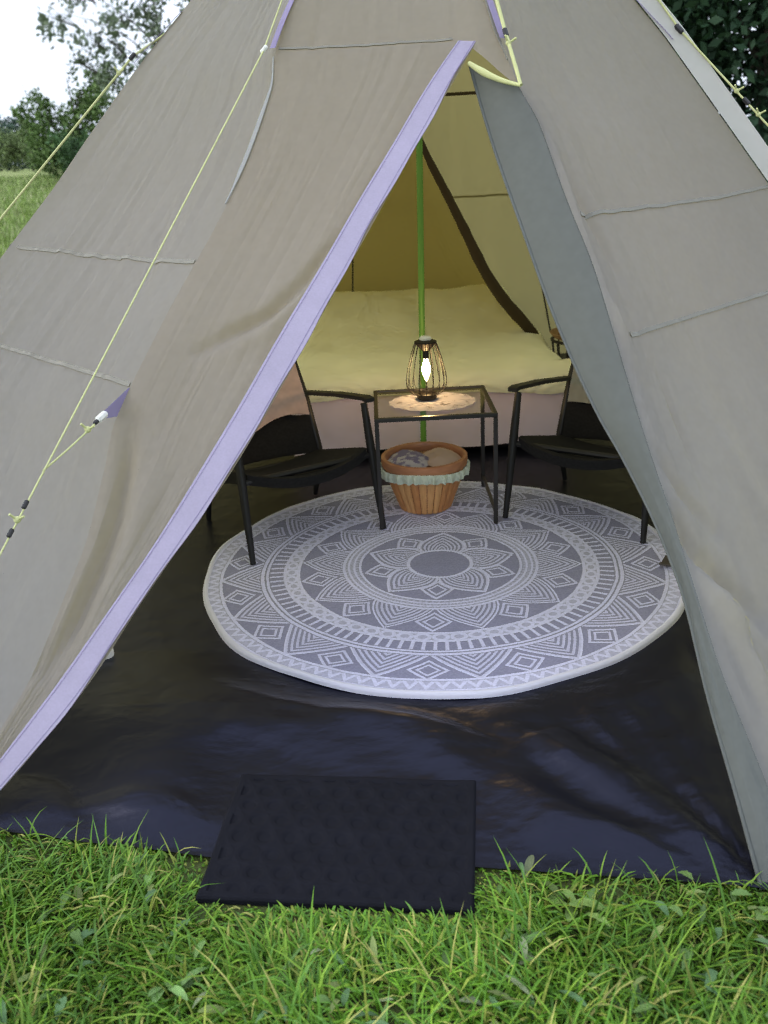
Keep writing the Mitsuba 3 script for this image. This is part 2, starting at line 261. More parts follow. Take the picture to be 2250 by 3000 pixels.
# left half of the door, drawn aside
S, U = np.meshgrid(np.linspace(0, 1, 120), np.linspace(0, TD, 170)); s, t = S.ravel(), U.ravel()
bulge = [(L, w, a) for L, w, a in FRONT_FOLDS]
P = surf(RIDGE[7](t), EDGE(t), FN, s, t, -.012, 31, .45, bulge)
flap = obj('door_flap', TM(P, gridfaces(170, 120)), 'door_canvas_warmed', tent, True)
labels[flap] = {'label': 'left door flap drawn aside with a broad lilac edge'}
tq = np.linspace(0.001, TD - .001, 120)
wob = .002 * np.sin(tq * 60)[:, None] * FN
obj('zip_tape', solid_strip(TAPE(tq) + FN * .010 + wob, EDGE(tq) + FN * .004 + wob + (.004 * np.sin(tq * 41) + .003 * np.sin(tq * 97 + 1))[:, None] * np.array([.8, -.1, 0]), FN, .0035), 'lilac', flap)
for f_ in (.10, .90):
    M_ = TAPE(tq) * (1 - f_) + EDGE(tq) * f_ + FN * (.014 - .006 * f_) + wob; e_ = np.array([.0012, 0, 0])
    obj('stitching', solid_strip(M_ - e_, M_ + e_, FN, .0008), 'purple_web', flap)
# the part above the door
tb = lambda s: .5905 - .046 * np.clip((s - .86) / .14, 0, 1) ** 1.0
S, V = np.meshgrid(np.linspace(0, 1, 70), np.linspace(0, 1, 80)); s = S.ravel(); t = tb(s) + (TOP - tb(s)) * V.ravel()
P = surf(RIDGE[7](t), RIDGE[0](t), FN, s, t, .02, 41, .5)
obj('canvas_panel', TM(P, gridfaces(80, 70)), 'door_canvas_warmed', tent, True)
s1 = np.linspace(.012, .80, 60); rows = []
for dt in (-.001, .001):
    tq = np.full(60, .597 + dt); rows.append(surf(RIDGE[7](tq), RIDGE[0](tq), FN, s1, tq, .02, 41, .5) - FN * -.001)
obj('seam', solid_strip(rows[0], rows[1], FN, .0020), 'seam_cloth', tent)
# right half of the door: a narrow strip turned in
FE = np.array([[.76, 1.499, -.0], [.752, 1.625, .105], [.728, 1.81, .286], [.712, 1.96, .451], [.68, 2.095, .58], [.631, 2.25, .71], [.58, 2.36, .815], [.504, 2.57, 1.03], [.442, 2.76, 1.253], [.378, 2.985, 1.506], [.333, 3.14, 1.72]])
FLAPE = PchipInterpolator(FE[:, 2] / 3.02, FE)
S, U = np.meshgrid(np.linspace(0, 1, 40), np.linspace(.0, .5695, 160)); s, t = S.ravel(), U.ravel()
tr = np.minimum(t, .545)
tb_ = np.minimum(t * (.545 / .5695) ** np.clip((t - .4) / .17, 0, 1), .545)
A, B = FLAPE(t), RIDGE[0](tb_)
P = A + (B - A) * s[:, None]
q = np.stack([s * 1.6, t * 9, s * 0], -1)
P = P + FN * (.03 * np.sin(s * PI) * (.4 + fb(q, 3, 77) * 1.3) * np.clip(1 - t / .6, .2, 1))[:, None]
P = P.reshape(160, 40, 3); tl = tb_.reshape(160, 40)[:, -1]; FL = RIDGE[0](tl) * .985 + RIDGE[1](tl) * .015 - outward(0) * .04
P = np.concatenate([P, FL[:, None]], 1).reshape(-1, 3)        # a seam allowance turned in under the next panel
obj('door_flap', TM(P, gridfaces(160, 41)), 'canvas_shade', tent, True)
labels[tent + '__door_flap_001'] = {'label': 'narrow right door strip turned inwards'}
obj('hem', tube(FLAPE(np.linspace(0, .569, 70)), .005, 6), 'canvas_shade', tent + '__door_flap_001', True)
# ridge tapes
def ridge_tape(k, side, off, w, t0, t1, mat, up=.35):
    tq = np.linspace(t0, t1, 90); A = RIDGE[k](tq); d = np.array(side, float); d /= np.linalg.norm(d)
    ww = (w * np.clip(np.minimum((tq - t0) / .03, (t1 - tq) / .06), .25, 1))[:, None]
    obj('ridge_tape', solid_strip(A + off, A + off + d * ww, np.cross(d, APEX - A[0]) / np.linalg.norm(np.cross(d, APEX - A[0])), .004), mat, tent)
o1 = RIDGE[1](0.0) - CEN; o1 /= np.linalg.norm(o1)
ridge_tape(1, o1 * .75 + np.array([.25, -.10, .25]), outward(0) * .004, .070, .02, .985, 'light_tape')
ridge_tape(7, [-.9, .4, .1], outward(6) * .006, .013, .45, .588, 'pale_edge')
ridge_tape(0, [-.9, -.1, .1], FN * .006, .012, .57, .97, 'seam_cloth')
# apex cap and vents out of the frame
obj('apex_cap', lathe([(.001, 3.13), (.06, 3.10), (.13, 2.99), (.135, 2.97)], 24, (APEX[0], APEX[1], 0)), 'seam_cloth', tent, True)
# webbing tabs
def tab(k, t0, t1, w, out=.012, mat='purple_web'):
    tq = np.linspace(t0, t1, 8); A = RIDGE[k](tq); o = RIDGE[k](0.0) - CEN; o = o / np.linalg.norm(o)
    side = np.cross(APEX - A[0], o); side /= np.linalg.norm(side)
    lift = (np.linspace(out, .001, 8))[:, None] * (o * .8 + np.array([0, 0, .6]))
    return obj('guy_tab', solid_strip(A + lift - side * w / 2, A + lift + side * w / 2, o, .003), mat, tent)
for k, t0 in ((7, .594), (0, .588), (1, .597), (6, .606), (5, .59), (2, .6), (3, .6), (4, .6)): tab(k, t0, t0 + .06, .020, .018)
# lower tab on the front left ridge with its white ring
A = RIDGE[7](np.array([.276, .298])); RING = np.array([-.760, 2.45, .847])
obj('guy_tab', solid_strip(np.array([A[1], RING + [0, 0, .006]]), np.array([A[0], RING - [0, 0, .006]]), outward(6), .003), 'purple_web', tent)
labels[tent + '__guy_tab_008'] = {'label': 'purple webbing triangle low on the front left ridge'}

# pole
pole = thing('tent_pole', 'bright green metal pole holding up the middle of the tent', 'pole')
obj('tube', tube(np.linspace([.205, 4.25, .02], [.255, 4.25, 2.96], 12), .0140, 14), 'pole_green', pole, 30)
obj('foot', lathe([(.001, .0), (.03, .0), (.03, .016), (.018, .03), (.001, .03)], 20, (.205, 4.25, .008)), 'black_plastic', pole, 40)

# inner tent sheet with its dark rolled edge, behind the pole
inner = thing('inner_tent', 'olive inner tent sheet hanging behind the pole with a dark gathered edge', 'inner tent')
pA, pB, pC, pD = np.array([.20, 4.36, 1.66]), np.array([1.06, 5.45, .44]), np.array([-.95, 6.1, .5]), np.array([-.55, 4.75, 1.66])
edge = spline([[.20, 4.34, 1.62], [.278, 4.42, 1.44], [.358, 4.55, 1.297], [.457, 4.7, 1.115], [.593, 4.9, .861], [.719, 5.1, .681], [.875, 5.3, .50], [.985, 5.45, .36]], 60)
P = []
for e in edge:
    yb = 6.42 - (e[2] - .4) * .88
    P.append(spline([e, [min(e[0] + .02, .95), e[1] + (yb - e[1]) * .6, e[2] + .01], [e[0] * .75, yb - .03, e[2] + .03], [-.1, yb, e[2] + .02], [-.95, yb - .1, e[2]]], 50))
P = np.vstack(P); V = np.repeat(np.linspace(0, 1, 60), 50); S = np.tile(np.linspace(0, 1, 50), 60)
P[:, 1] += .03 * fb(np.stack([S * 5, V * 2, S * 0], -1), 3, 3) * np.clip(S * 8, 0, 1)
obj('sheet', TM(P, gridfaces(60, 50)), 'inner_canvas', inner, True)
rr = np.interp(np.linspace(0, 1, 60), [0, .3, .75, 1], [.012, .022, .034, .03]) * (1 + .18 * fb(np.stack([np.arange(60) * .5, np.zeros(60), np.zeros(60)], -1), 2, 8))
obj('gathered_edge', tube(edge, rr, 12), 'dark_curtain', inner, True)
for x0, x1 in (([-.108, 5.6, .93], [-.121, 5.6, .70]), ([.981, 5.6, .836], [1.07, 5.6, .40])):
    obj('cord', tube([x0, x1], .005, 6), 'black_cord', inner)
obj('header_bar', tube([[.30, 5.1, 1.728], [.70, 5.1, 1.73]], .008, 8), 'dark_curtain', inner)

# ---------------------------------------------------------------- guy lines
def catenary(a, b, sag=.01, n=14):
    k = np.linspace(0, 1, n)[:, None]; p = np.array(a) * (1 - k) + np.array(b) * k; p[:, 2] -= (4 * k * (1 - k))[:, 0] * sag; return p
def tensioner(o, p, d, name='tensioner', mat='black_plastic', s=1.0):
    d = np.asarray(d, float) / np.linalg.norm(d); obj(name, tube([p - d * .016 * s, p - d * .012 * s, p + d * .012 * s, p + d * .016 * s], [.005 * s, .008 * s, .008 * s, .005 * s], 8), mat, o)
def knot(o, p, d):
    r = np.random.default_rng(int(abs(p[0]) * 1000)); c = [tube([p, p + np.array(v)], .0035, 6) for v in ((.022, -.01, .012), (-.012, -.012, .02))]
    s = trimesh.creation.icosphere(2, .009); s.apply_translation(p); obj('knot', cat(c + [s]), 'guy_cord', o, 40)
def peg(o, p):
    obj('peg', cat([tube([p + [0, 0, .05], p + [0, 0, -.12]], .004, 6), tube([p + [0, 0, .045], p + [.02, -.02, .04]], .004, 6)]), 'black_metal', o)
# front left
G7 = np.array([-.305, 3.235, 1.80]); hi7 = RIDGE[7](.80) + np.array([-.03, -.07, .05]); PEG7 = np.array([-1.267, 1.47, .02]); d7 = PEG7 - G7; JT = .575
g = thing('guy_line', 'yellow green guy line running down in front of the left tent panel', 'guy line', None)
obj('cord', tube(np.vstack([catenary(hi7, G7, 0, 4), catenary(G7, PEG7, .004)[1:]]), .0025, 7), 'guy_cord', g, True)
J = G7 + d7 * JT; obj('branch_cord', tube(catenary(RING, J, .004), .0025, 7), 'guy_cord', g, True)
tensioner(g, G7, [1, .2, 1], 'ring', 'white_plastic', .9); tensioner(g, RING, J - RING, 'ring', 'white_plastic', 1.3)
tensioner(g, RING + (J - RING) * .09, J - RING, s=.75); knot(g, RING + (J - RING) * .25, d7)
tensioner(g, G7 + d7 * .612, d7, s=.75); knot(g, G7 + d7 * .628, d7); tensioner(g, G7 + d7 * .642, d7, s=.75); peg(g, PEG7)
# far left
G6 = RIDGE[6](.612) + np.array([-.035, -.02, .012]); PEG6 = np.array([-2.72, 3.345, .02]); hi6 = RIDGE[6](.80) + np.array([.25, .4, .0])
g = thing('guy_line', 'yellow green guy line against the trees at the left', 'guy line')
obj('cord', tube(np.vstack([catenary(hi6, G6, 0, 4), catenary(G6, PEG6, .004)[1:]]), .0042, 7), 'guy_cord', g, True)
tensioner(g, G6, PEG6 - G6); knot(g, G6 + (PEG6 - G6) * .03, 0); peg(g, PEG6)
# over the door
G0 = RIDGE[0](.592) + np.array([.012, -.035, .012]); hi0 = RIDGE[0](.80) + np.array([.0, -.09, .03]); ELB = np.array([.464, 2.965, 1.648]); ZT = np.array([.325, 3.09, 1.722])
g = thing('guy_line', 'short yellow green cord looped from the ridge to the top of the door', 'guy line')
obj('cord', tube(np.vstack([catenary(hi0, G0, 0, 4), catenary(G0, ELB, 0, 5)[1:]]), .006, 7), 'guy_cord', g, True)
obj('loop_cord', tube(catenary(ELB, ZT, .01, 8), np.interp(np.arange(8), [0, 3, 5, 7], [.005, .008, .011, .007]), 8), 'guy_cord', g, True)
tensioner(g, G0, ELB - G0); knot(g, G0 + (ELB - G0) * .2, 0)
# right
G1 = np.array([1.155, 3.72, 1.845]); PEG1 = np.array([2.72, 2.79, .02]); hi1 = RIDGE[1](.80) + np.array([.05, -.05, .03])
g = thing('guy_line', 'yellow green guy line against the dark trees at the right', 'guy line')
d1 = PEG1 - G1
obj('cord', tube(np.vstack([catenary(hi1, G1, 0, 4), catenary(G1, PEG1, .004)[1:]]), .0038, 7), 'guy_cord', g, True)
tensioner(g, G1, d1, s=1.2); tensioner(g, G1 + d1 * .14, d1); knot(g, G1 + d1 * .12, 0); knot(g, G1 + d1 * .165, 0); peg(g, PEG1)

# ---------------------------------------------------------------- floor: groundsheet, mat, rug
FRONT = np.array([[-1.35, 2.02], [-1.15, 1.87], [-.973, 1.795], [-.4, 1.66], [.15, 1.60], [.725, 1.505], [.86, 1.46], [1.15, 1.62]])
front_y = lambda x: np.interp(x, FRONT[:, 0], FRONT[:, 1])
COR = np.array([.79, 1.47])
SHEET_FOLDS = [([[-.1, 2.15], [.14, 2.10], [.225, 2.018], [.322, 1.941], [.42, 1.87]], .055, .017), ([[.266, 2.098], [.383, 2.015], [.452, 1.912], [.561, 1.857]], .045, .022), ([[.09, 1.96], [.218, 1.814], [.339, 1.706], [.478, 1.62]], .06, .030),
               ([[.50, 1.67], [.539, 1.653], [.635, 1.624], [.70, 1.60]], .035, .015), ([[.655, 1.70], [.67, 1.651], [.685, 1.56]], .022, .010), ([[-.85, 1.84], [-.633, 1.836], [-.42, 1.775]], .04, .008), ([[-.42, 2.10], [-.189, 2.022], [-.038, 1.886]], .055, .018), ([[.38, 1.70], [.53, 1.60], [.66, 1.55]], .03, .014)]
def sheet_z(x, y):
    dx, dy = x - COR[0], y - COR[1]; r = np.hypot(dx, dy) + 1e-6; a = np.arctan2(dy, -dx)     # folds fan out of the front right corner
    q = np.stack([a * 2.3 + .9 * fb(np.stack([x * 1.6, y * 1.6, x * 0], -1), 2, 31), r * .9, r * 0], -1)
    w = np.clip((2.62 - y) / .4, 0, 1)
    fold = .13 * np.abs(fb(q, 2, 5)) * 2 * np.clip(r / .8, .22, 1.0) + .040 * fb(q * [2.7, 1.7, 1], 3, 6) * np.clip(r / .6, .2, 1) * np.clip(.3 + 2.2 * meshkit.noise(np.stack([x * 1.9, y * 1.9, x * 0], -1), 3) - .6, .1, 1)
    gen = .011 * fb(np.stack([x * 4, y * 7, x * 0], -1), 3, 9) + .004 * fb(np.stack([x * 15, y * 18, x * 0], -1), 2, 4)
    P3 = np.stack([x, y, x * 0], -1).reshape(-1, 3); streak = 0
    for L, wd, am in SHEET_FOLDS: streak = streak + tapered(P3, np.array([[a, b + wd * .55, 0] for a, b in L]), wd, am).reshape(x.shape)
    gen = gen + streak * (1 + .9 * fb(np.stack([x * 9, y * 9, x * 0], -1), 2, 61)); edge = np.clip((y - front_y(x)) / .10, .12, 1)
    mu_, mv_ = (x - .147) * -.993 + (y - 1.471) * .121 - .30, (x - .147) * .121 + (y - 1.471) * .993 - .2
    md = np.hypot(np.maximum(np.abs(mu_) - .28, 0), np.maximum(np.abs(mv_) - .18, 0)); under = .12 + .88 * np.clip(md / .28, 0, 1) ** 2 * (3 - 2 * np.clip(md / .28, 0, 1))
    fold, gen = fold * edge * under, gen * edge * under
    rug = np.clip((np.hypot(x - RC[0], y - RC[1]) - .93) / .15, 0, 1)
    return .008 + w * rug * np.maximum(fold + gen, -.004) + (1 - w) * rug * .004 * (1 + fb(np.stack([x * 5, y * 5, x * 0], -1), 2, 2))
BND = [RIDGE[k](0.0)[:2] for k in range(8)]
nx, ny = 330, 300
X = np.linspace(-2.6, 2.75, nx); XX, VV = np.meshgrid(X, np.linspace(0, 1, ny) ** 1.5)
def side_range(x):
    lo = np.interp(x, [-2.55, -1.1, -.973, -.4, .15, .725, .86, 2.35, 2.75], [3.4, 1.83, 1.795, 1.66, 1.60, 1.505, 1.46, 3.0, 4.6])
    hi = np.interp(x, [-2.55, -2.25, -.6, 1.6, 2.75], [3.5, 5.7, 6.95, 6.75, 4.9]); return lo, hi
lo, hi = side_range(XX); YY = lo + (hi - lo) * VV
ZZ = sheet_z(XX, YY)
struct('groundsheet', TM(np.stack([XX, YY, ZZ], -1).reshape(-1, 3), gridfaces(ny, nx)), 'sheet_black', True)
labels['groundsheet'] = {'label': 'black glossy groundsheet with fanned wrinkles covering the tent floor', 'category': 'groundsheet'}
# mat
FR, ue, ve = np.array([.147, 1.471]), np.array([-.993, .121]), np.array([.121, .993])
mu, mv = np.meshgrid(np.linspace(0, .60, 200), np.linspace(0, .41, 140)); 
pit = .061; iu, iv = np.round(mu / pit), None
row = np.floor(mv / (pit * .87)); cu = (np.floor(mu / pit - .5 * (row % 2)) + .5 + .5 * (row % 2)) * pit; cv = (row + .5) * pit * .87
dd = np.hypot(mu - cu, mv - cv)
hz = -.0035 * np.clip((.018 - dd) / .003, 0, 1) + .0012 * np.clip((.0045 - np.abs(dd - .0275)) / .002, 0, 1)
bord = np.minimum.reduce([mu, .60 - mu, mv, .41 - mv]); hz = np.where(bord < .02, .001, hz) - .006 * np.clip((.004 - bord) / .004, 0, 1)
MP = FR + mu[..., None] * ue + mv[..., None] * ve
base = .010 + .006 * fb(np.stack([MP[..., 0] * 3, MP[..., 1] * 3, MP[..., 0] * 0], -1), 2, 12)
mz = np.maximum(base, sheet_z(MP[..., 0], MP[..., 1]) + .006) * np.where(MP[..., 1] > front_y(MP[..., 0]), 1, 1)
from scipy.ndimage import gaussian_filter
mz = gaussian_filter(mz, 6) + hz
mat_top = TM(np.stack([MP[..., 0], MP[..., 1], mz], -1).reshape(-1, 3), gridfaces(140, 200)[:, ::-1])
loop = np.concatenate([np.stack([MP[0], ], 0)[0], MP[1:, -1], MP[-1, -2::-1], MP[-2:0:-1, 0]]); lz = np.concatenate([mz[0], mz[1:, -1], mz[-1, -2::-1], mz[-2:0:-1, 0]])
L3 = np.column_stack([np.vstack([loop, loop[:1]]), np.append(lz, lz[0])]); skirt = np.stack([L3, L3 - [0, 0, .012]], 1).reshape(-1, 3)
single('door_mat', cat([mat_top, TM(skirt, gridfaces(len(L3), 2))]), 'rubber', 'black rubber doormat with round dimples at the tent entrance', 'doormat', 35)
# rug
rug = thing('round_rug', 'round grey and white mandala patterned rug with white hem', 'rug')
an = np.arange(200) * 2 * PI / 200
def rim(a): return 1 + .008 * np.sin(a * 3 + 1) + .006 * np.sin(a * 7) + .004 * np.sin(a * 13 + 2)
def rug_z(x, y, rho): return .020 + .006 * fb(np.stack([x * 3, y * 3, x * 0], -1), 3, 21) + .010 * np.clip((rho - .8) / .2, 0, 1) * (fb(np.stack([x * 5, y * 5, x * 0], -1), 2, 22) + .25)
rings = np.concatenate([np.linspace(0.001, .982, 70)])
V = []
for rho in rings:
    x, y = RC[0] + RR * rho * rim(an) * np.cos(an), RC[1] + RR * rho * rim(an) * np.sin(an); V.append(np.stack([x, y, rug_z(x, y, rho)], -1))
def loopfaces(nr, n):
    i, j = np.meshgrid(np.arange(nr - 1), np.arange(n), indexing='ij'); j2 = (j + 1) % n
    q = np.stack([i * n + j, (i + 1) * n + j, (i + 1) * n + j2, i * n + j2], -1).reshape(-1, 4); return np.vstack([q[:, [0, 1, 2]], q[:, [0, 2, 3]]])
obj('weave', TM(np.vstack(V), loopfaces(len(V), 200)), 'rug_weave', rug, True)
V = []
for rho, dz in ((.977, -.003), (.979, .003), (.985, .005), (.994, .004), (1.0, -.003), (1.0, -.014)):
    x, y = RC[0] + RR * rho * rim(an) * np.cos(an), RC[1] + RR * rho * rim(an) * np.sin(an); V.append(np.stack([x, y, rug_z(x, y, min(rho, 1)) + dz], -1))
obj('hem', TM(np.vstack(V), loopfaces(len(V), 200)), 'rug_hem', rug, True)
tg = rbox((0, 0, 0), (.034, .075, .006), .002); tg.apply_transform(trimesh.transformations.rotation_matrix(-.5, [0, 0, 1])); tg.apply_translation([1.035, 3.06, .036])
tb2 = rbox((0, 0, 0), (.055, .016, .008), .003); tb2.apply_transform(trimesh.transformations.rotation_matrix(-.5, [0, 0, 1])); tb2.apply_translation([1.02, 3.02, .038])
obj('strap', cat([tg, tb2]), 'leather_tag', rug, 30)

# ---------------------------------------------------------------- chairs
def chair(name, label, origin, e, group):
    o = thing(name, label, 'armchair', group); e = np.array(e, float) / np.linalg.norm(e); b = np.array([-e[1], e[0]])
    W = lambda L: np.column_stack([np.array(origin) + np.outer(np.asarray(L, float)[:, 0], e) + np.outer(np.asarray(L, float)[:, 1], b), np.asarray(L, float)[:, 2]])
    z0 = .022
    for sx in (-1, 1):
        obj('leg', tube(W([[sx * .295, 0, z0], [sx * .291, .02, .14], [sx * .285, .055, .36], [sx * .28, .085, .545]]), [.011, .014, .018, .0135], 14), 'black_wood', o, 40)
    for sx in (-1, 1):
        obj('rear_post', tube(W([[sx * .262, .565, z0 - .005], [sx * .265, .52, .14], [sx * .268, .505, .25], [sx * .262, .59, .47], [sx * .256, .685, .64], [sx * .25, .745, .80]]), [.011, .014, .018, .017, .0145, .011], 14), 'black_wood', o, 40)
    for sx in (-1, 1):
        P = W([[sx * .285, .04, .556], [sx * .284, .07, .560], [sx * .276, .3, .532], [sx * .266, .60, .482]]); k = np.array([*e, 0])
        A = P - k * .02; B = P + k * .02; obj('armrest', solid_strip(A, B, [0, 0, 1], .016), 'black_wood', o)
    # seat: a sling that dips between the side rails, with a full front edge
    S, V = np.meshgrid(np.linspace(-1, 1, 40), np.linspace(0, 1, 40)); s, v = S.ravel(), V.ravel()
    hw = .262 - .012 * v; zt = .372 - .125 * v - .042 * (1 - s ** 2) * (1 - .3 * v); yb = .05 - .055 * (1 - s ** 2) * (1 - v) + v * .46
    Lp = np.column_stack([s * hw, yb, zt]); zr = .006 * np.clip((v - .0) / .05, 0, 1) - .006
    top = W(Lp + np.column_stack([v * 0, v * 0, zr])); bot = W(Lp - [0, 0, .045]); f = gridfaces(40, 40)
    idx = np.arange(1600).reshape(40, 40); lp = np.concatenate([idx[0], idx[1:, -1], idx[-1, -2::-1], idx[-2:0:-1, 0]]); l2 = np.roll(lp, -1)
    side = np.vstack([np.stack([lp, l2 + 1600, l2], 1), np.stack([lp, lp + 1600, l2 + 1600], 1)])
    obj('seat', TM(np.vstack([top, bot]), np.vstack([f, f[:, ::-1] + 1600, side])), 'chair_mesh', o, 50)
    for y, z, r in ((.055, .335, .012), (.50, .215, .012)): obj('seat_rail', tube(W([[-.27, y, z], [.27, y, z]]), r, 10), 'black_wood', o)
    # backrest
    S, V = np.meshgrid(np.linspace(-1, 1, 30), np.linspace(0, 1, 24)); s, v = S.ravel(), V.ravel()
    z = .24 + .18 * v + .018 * np.sin(s * 4 + 1) * v; y = np.interp(z, [.25, .47, .64, .80], [.485, .565, .655, .72]) + .05 * (1 - s ** 2)
    A = W(np.column_stack([s * .25, y, z])); B = W(np.column_stack([s * .25, y + .03, z - .005])); f = gridfaces(24, 30); n = 720
    idx = np.arange(n).reshape(24, 30); lp = np.concatenate([idx[0], idx[1:, -1], idx[-1, -2::-1], idx[-2:0:-1, 0]]); l2 = np.roll(lp, -1)
    obj('backrest', TM(np.vstack([A, B]), np.vstack([f, f[:, ::-1] + n, np.stack([lp, l2 + n, l2], 1), np.stack([lp, lp + n, l2 + n], 1)])), 'chair_mesh', o, 50)
    obj('top_rail', tube(W([[-.25, .742, .79], [-.13, .775, .795], [0, .79, .797], [.13, .775, .795], [.25, .742, .79]]), .014, 10), 'black_wood', o, 40)
    return W
def throw(name, label, W, mat, bottom):
    """cloth over the top rail, hanging down in front of the back"""
    S, V = np.meshgrid(np.linspace(-1, 1, 46), np.linspace(0, 1, 60)); s, v = S.ravel(), V.ravel()
    zb = bottom(s); arc = v * 1.5
    zf = .815 - (.815 - zb) * np.clip((v - .3) / .7, 0, 1); yf = np.interp(zf, [.25, .47, .64, .80, .83], [.455, .53, .625, .715, .735]) + .045 * (1 - s ** 2)
    zk = .815 - .22 * np.clip((.3 - v) / .3, 0, 1); back = v < .3
    z = np.where(back, zk, zf); y = np.where(back, .775 + .035 * (1 - s ** 2) + .01 * (.3 - v), yf)
    fold = .018 * fb(np.stack([s * 3.2, v * 1.5, s * 0], -1), 3, 15); y = y + fold
    hw = .235
    A = W(np.column_stack([s * hw, y, z])); B = W(np.column_stack([s * hw, y + np.where(back, .006, -.008), z + .004])); f = gridfaces(60, 46); n = len(A)
    idx = np.arange(n).reshape(60, 46); lp = np.concatenate([idx[0], idx[1:, -1], idx[-1, -2::-1], idx[-2:0:-1, 0]]); l2 = np.roll(lp, -1)
    single(name, TM(np.vstack([A, B]), np.vstack([f, f[:, ::-1] + n, np.stack([lp, l2 + n, l2], 1), np.stack([lp, lp + n, l2 + n], 1)])), mat, label, 'throw', 60)
WL = chair('armchair', 'black slim armchair standing left of the glass side table', (-.26, 3.385), (.87, .50), None)
WR = chair('armchair', 'black slim armchair right of the side table, half behind the door edge', (.755, 3.42), (.83, -.56), None)
throw('throw', 'dusty pink throw hung over the back of the left armchair', WL, 'pink_throw', lambda s: .385 + .025 * np.sin(s * 3.0 - .3) + .015 * s)
throw('throw', 'grey throw with straight hem over the back of the right armchair', WR, 'grey_throw', lambda s: .40 + .004 * np.sin(s * 5))

# ---------------------------------------------------------------- side table with lamp, doily, basket
tx0, tx1, ty0, ty1, th = -.012, .462, 3.525, 3.97, .49
tz = .023
tab_ = thing('side_table', 'square black metal side table with glass top between the armchairs', 'side table')
bw = .017
for x in (tx0, tx1):
    for y in (ty0, ty1): obj('leg', rbox((x, y, (th - bw / 2 - .002 + tz) / 2), (bw, bw, th - bw / 2 - .002 - tz), .002, 6), 'black_metal', tab_, 30)
for y in (ty0, ty1): obj('top_rail', rbox(((tx0 + tx1) / 2, y, th), (tx1 - tx0 + bw, bw, bw), .002, 6), 'black_metal', tab_, 30)
for x in (tx0, tx1): obj('top_rail', rbox((x, (ty0 + ty1) / 2, th), (bw, ty1 - ty0 - bw - .001, bw), .002, 6), 'black_metal', tab_, 30)
for x in (tx0, tx1): obj('low_rail', rbox((x, (ty0 + ty1) / 2, .075), (bw * .8, ty1 - ty0 - bw - .001, bw * .8), .002, 6), 'black_metal', tab_, 30)
gx0, gx1, gy0, gy1 = tx0 + bw / 2, tx1 - bw / 2, ty0 + bw / 2, ty1 - bw / 2
obj('glass_top', TM([[gx0, gy0, th + .004], [gx1, gy0, th + .004], [gx1, gy1, th + .004], [gx0, gy1, th + .004]], [[0, 1, 2], [0, 2, 3]]), 'glass', tab_)
# doily
dn = 120; da = np.arange(dn) * 2 * PI / dn; V = []
for rho in np.linspace(.001, 1, 18):
    sc = rho * (1 + .05 * rho * np.abs(np.sin(da * 9)) - .03); x, y =   .225 + .180 * sc * np.cos(da), 3.735 + .150 * sc * np.sin(da)
    V.append(np.stack([x, y, th + .007 + .007 * (meshkit.fbm(np.stack([x * 45, y * 45, x * 0], -1), 2, 3))], -1))
single('doily', TM(np.vstack(V), loopfaces(18, dn)), 'doily', 'oval pinkish white lace doily under the lit lamp', 'doily', True)
# lamp
LX, LY, LZ = .205, 3.775, th + .016
lamp = thing('cage_lamp', 'lit black wire cage lamp with glowing candle shaped bulb on the glass table', 'lamp')
obj('base', lathe([(.001, 0), (.040, 0), (.042, .003), (.042, .020), (.036, .024), (.034, .014), (.001, .012)], 32, (LX, LY, LZ)), 'bronze', lamp, 40)
prof = spline([[.040, .018], [.062, .024], [.083, .05], [.085, .075], [.072, .145], [.055, .205], [.040, .238], [.028, .243]], 22)
for i in range(18):
    a = i * 2 * PI / 18 + .1; obj('wire', tube(np.column_stack([LX + prof[:, 0] * math.cos(a), LY + prof[:, 0] * math.sin(a), LZ + prof[:, 1]]), .0017, 6), 'bronze', lamp, True)
obj('cap', lathe([(.012, .200), (.026, .212), (.046, .236), (.046, .240), (.030, .246), (.001, .247)], 32, (LX, LY, LZ)), 'bronze', lamp, 40)
obj('cap_button', lathe([(.024, .2465), (.026, .252), (.020, .260), (.001, .262)], 24, (LX, LY, LZ)), 'white_plastic', lamp, 40)
obj('socket', lathe([(.011, .168), (.013, .172), (.013, .205), (.001, .206)], 20, (LX, LY, LZ)), 'bronze', lamp, 40)
scene[lamp + '__bulb'] = {**mikit.ply(lathe([(.001, .168), (.008, .166), (.011, .155), (.0175, .133), (.0185, .12), (.015, .105), (.009, .09), (.004, .078), (.0005, .072)][::-1], 24, (LX, LY, LZ)), 'white_plastic', True),
                          'emitter': {'type': 'area', 'radiance': rgb(30, 18.5, 7.5)}}
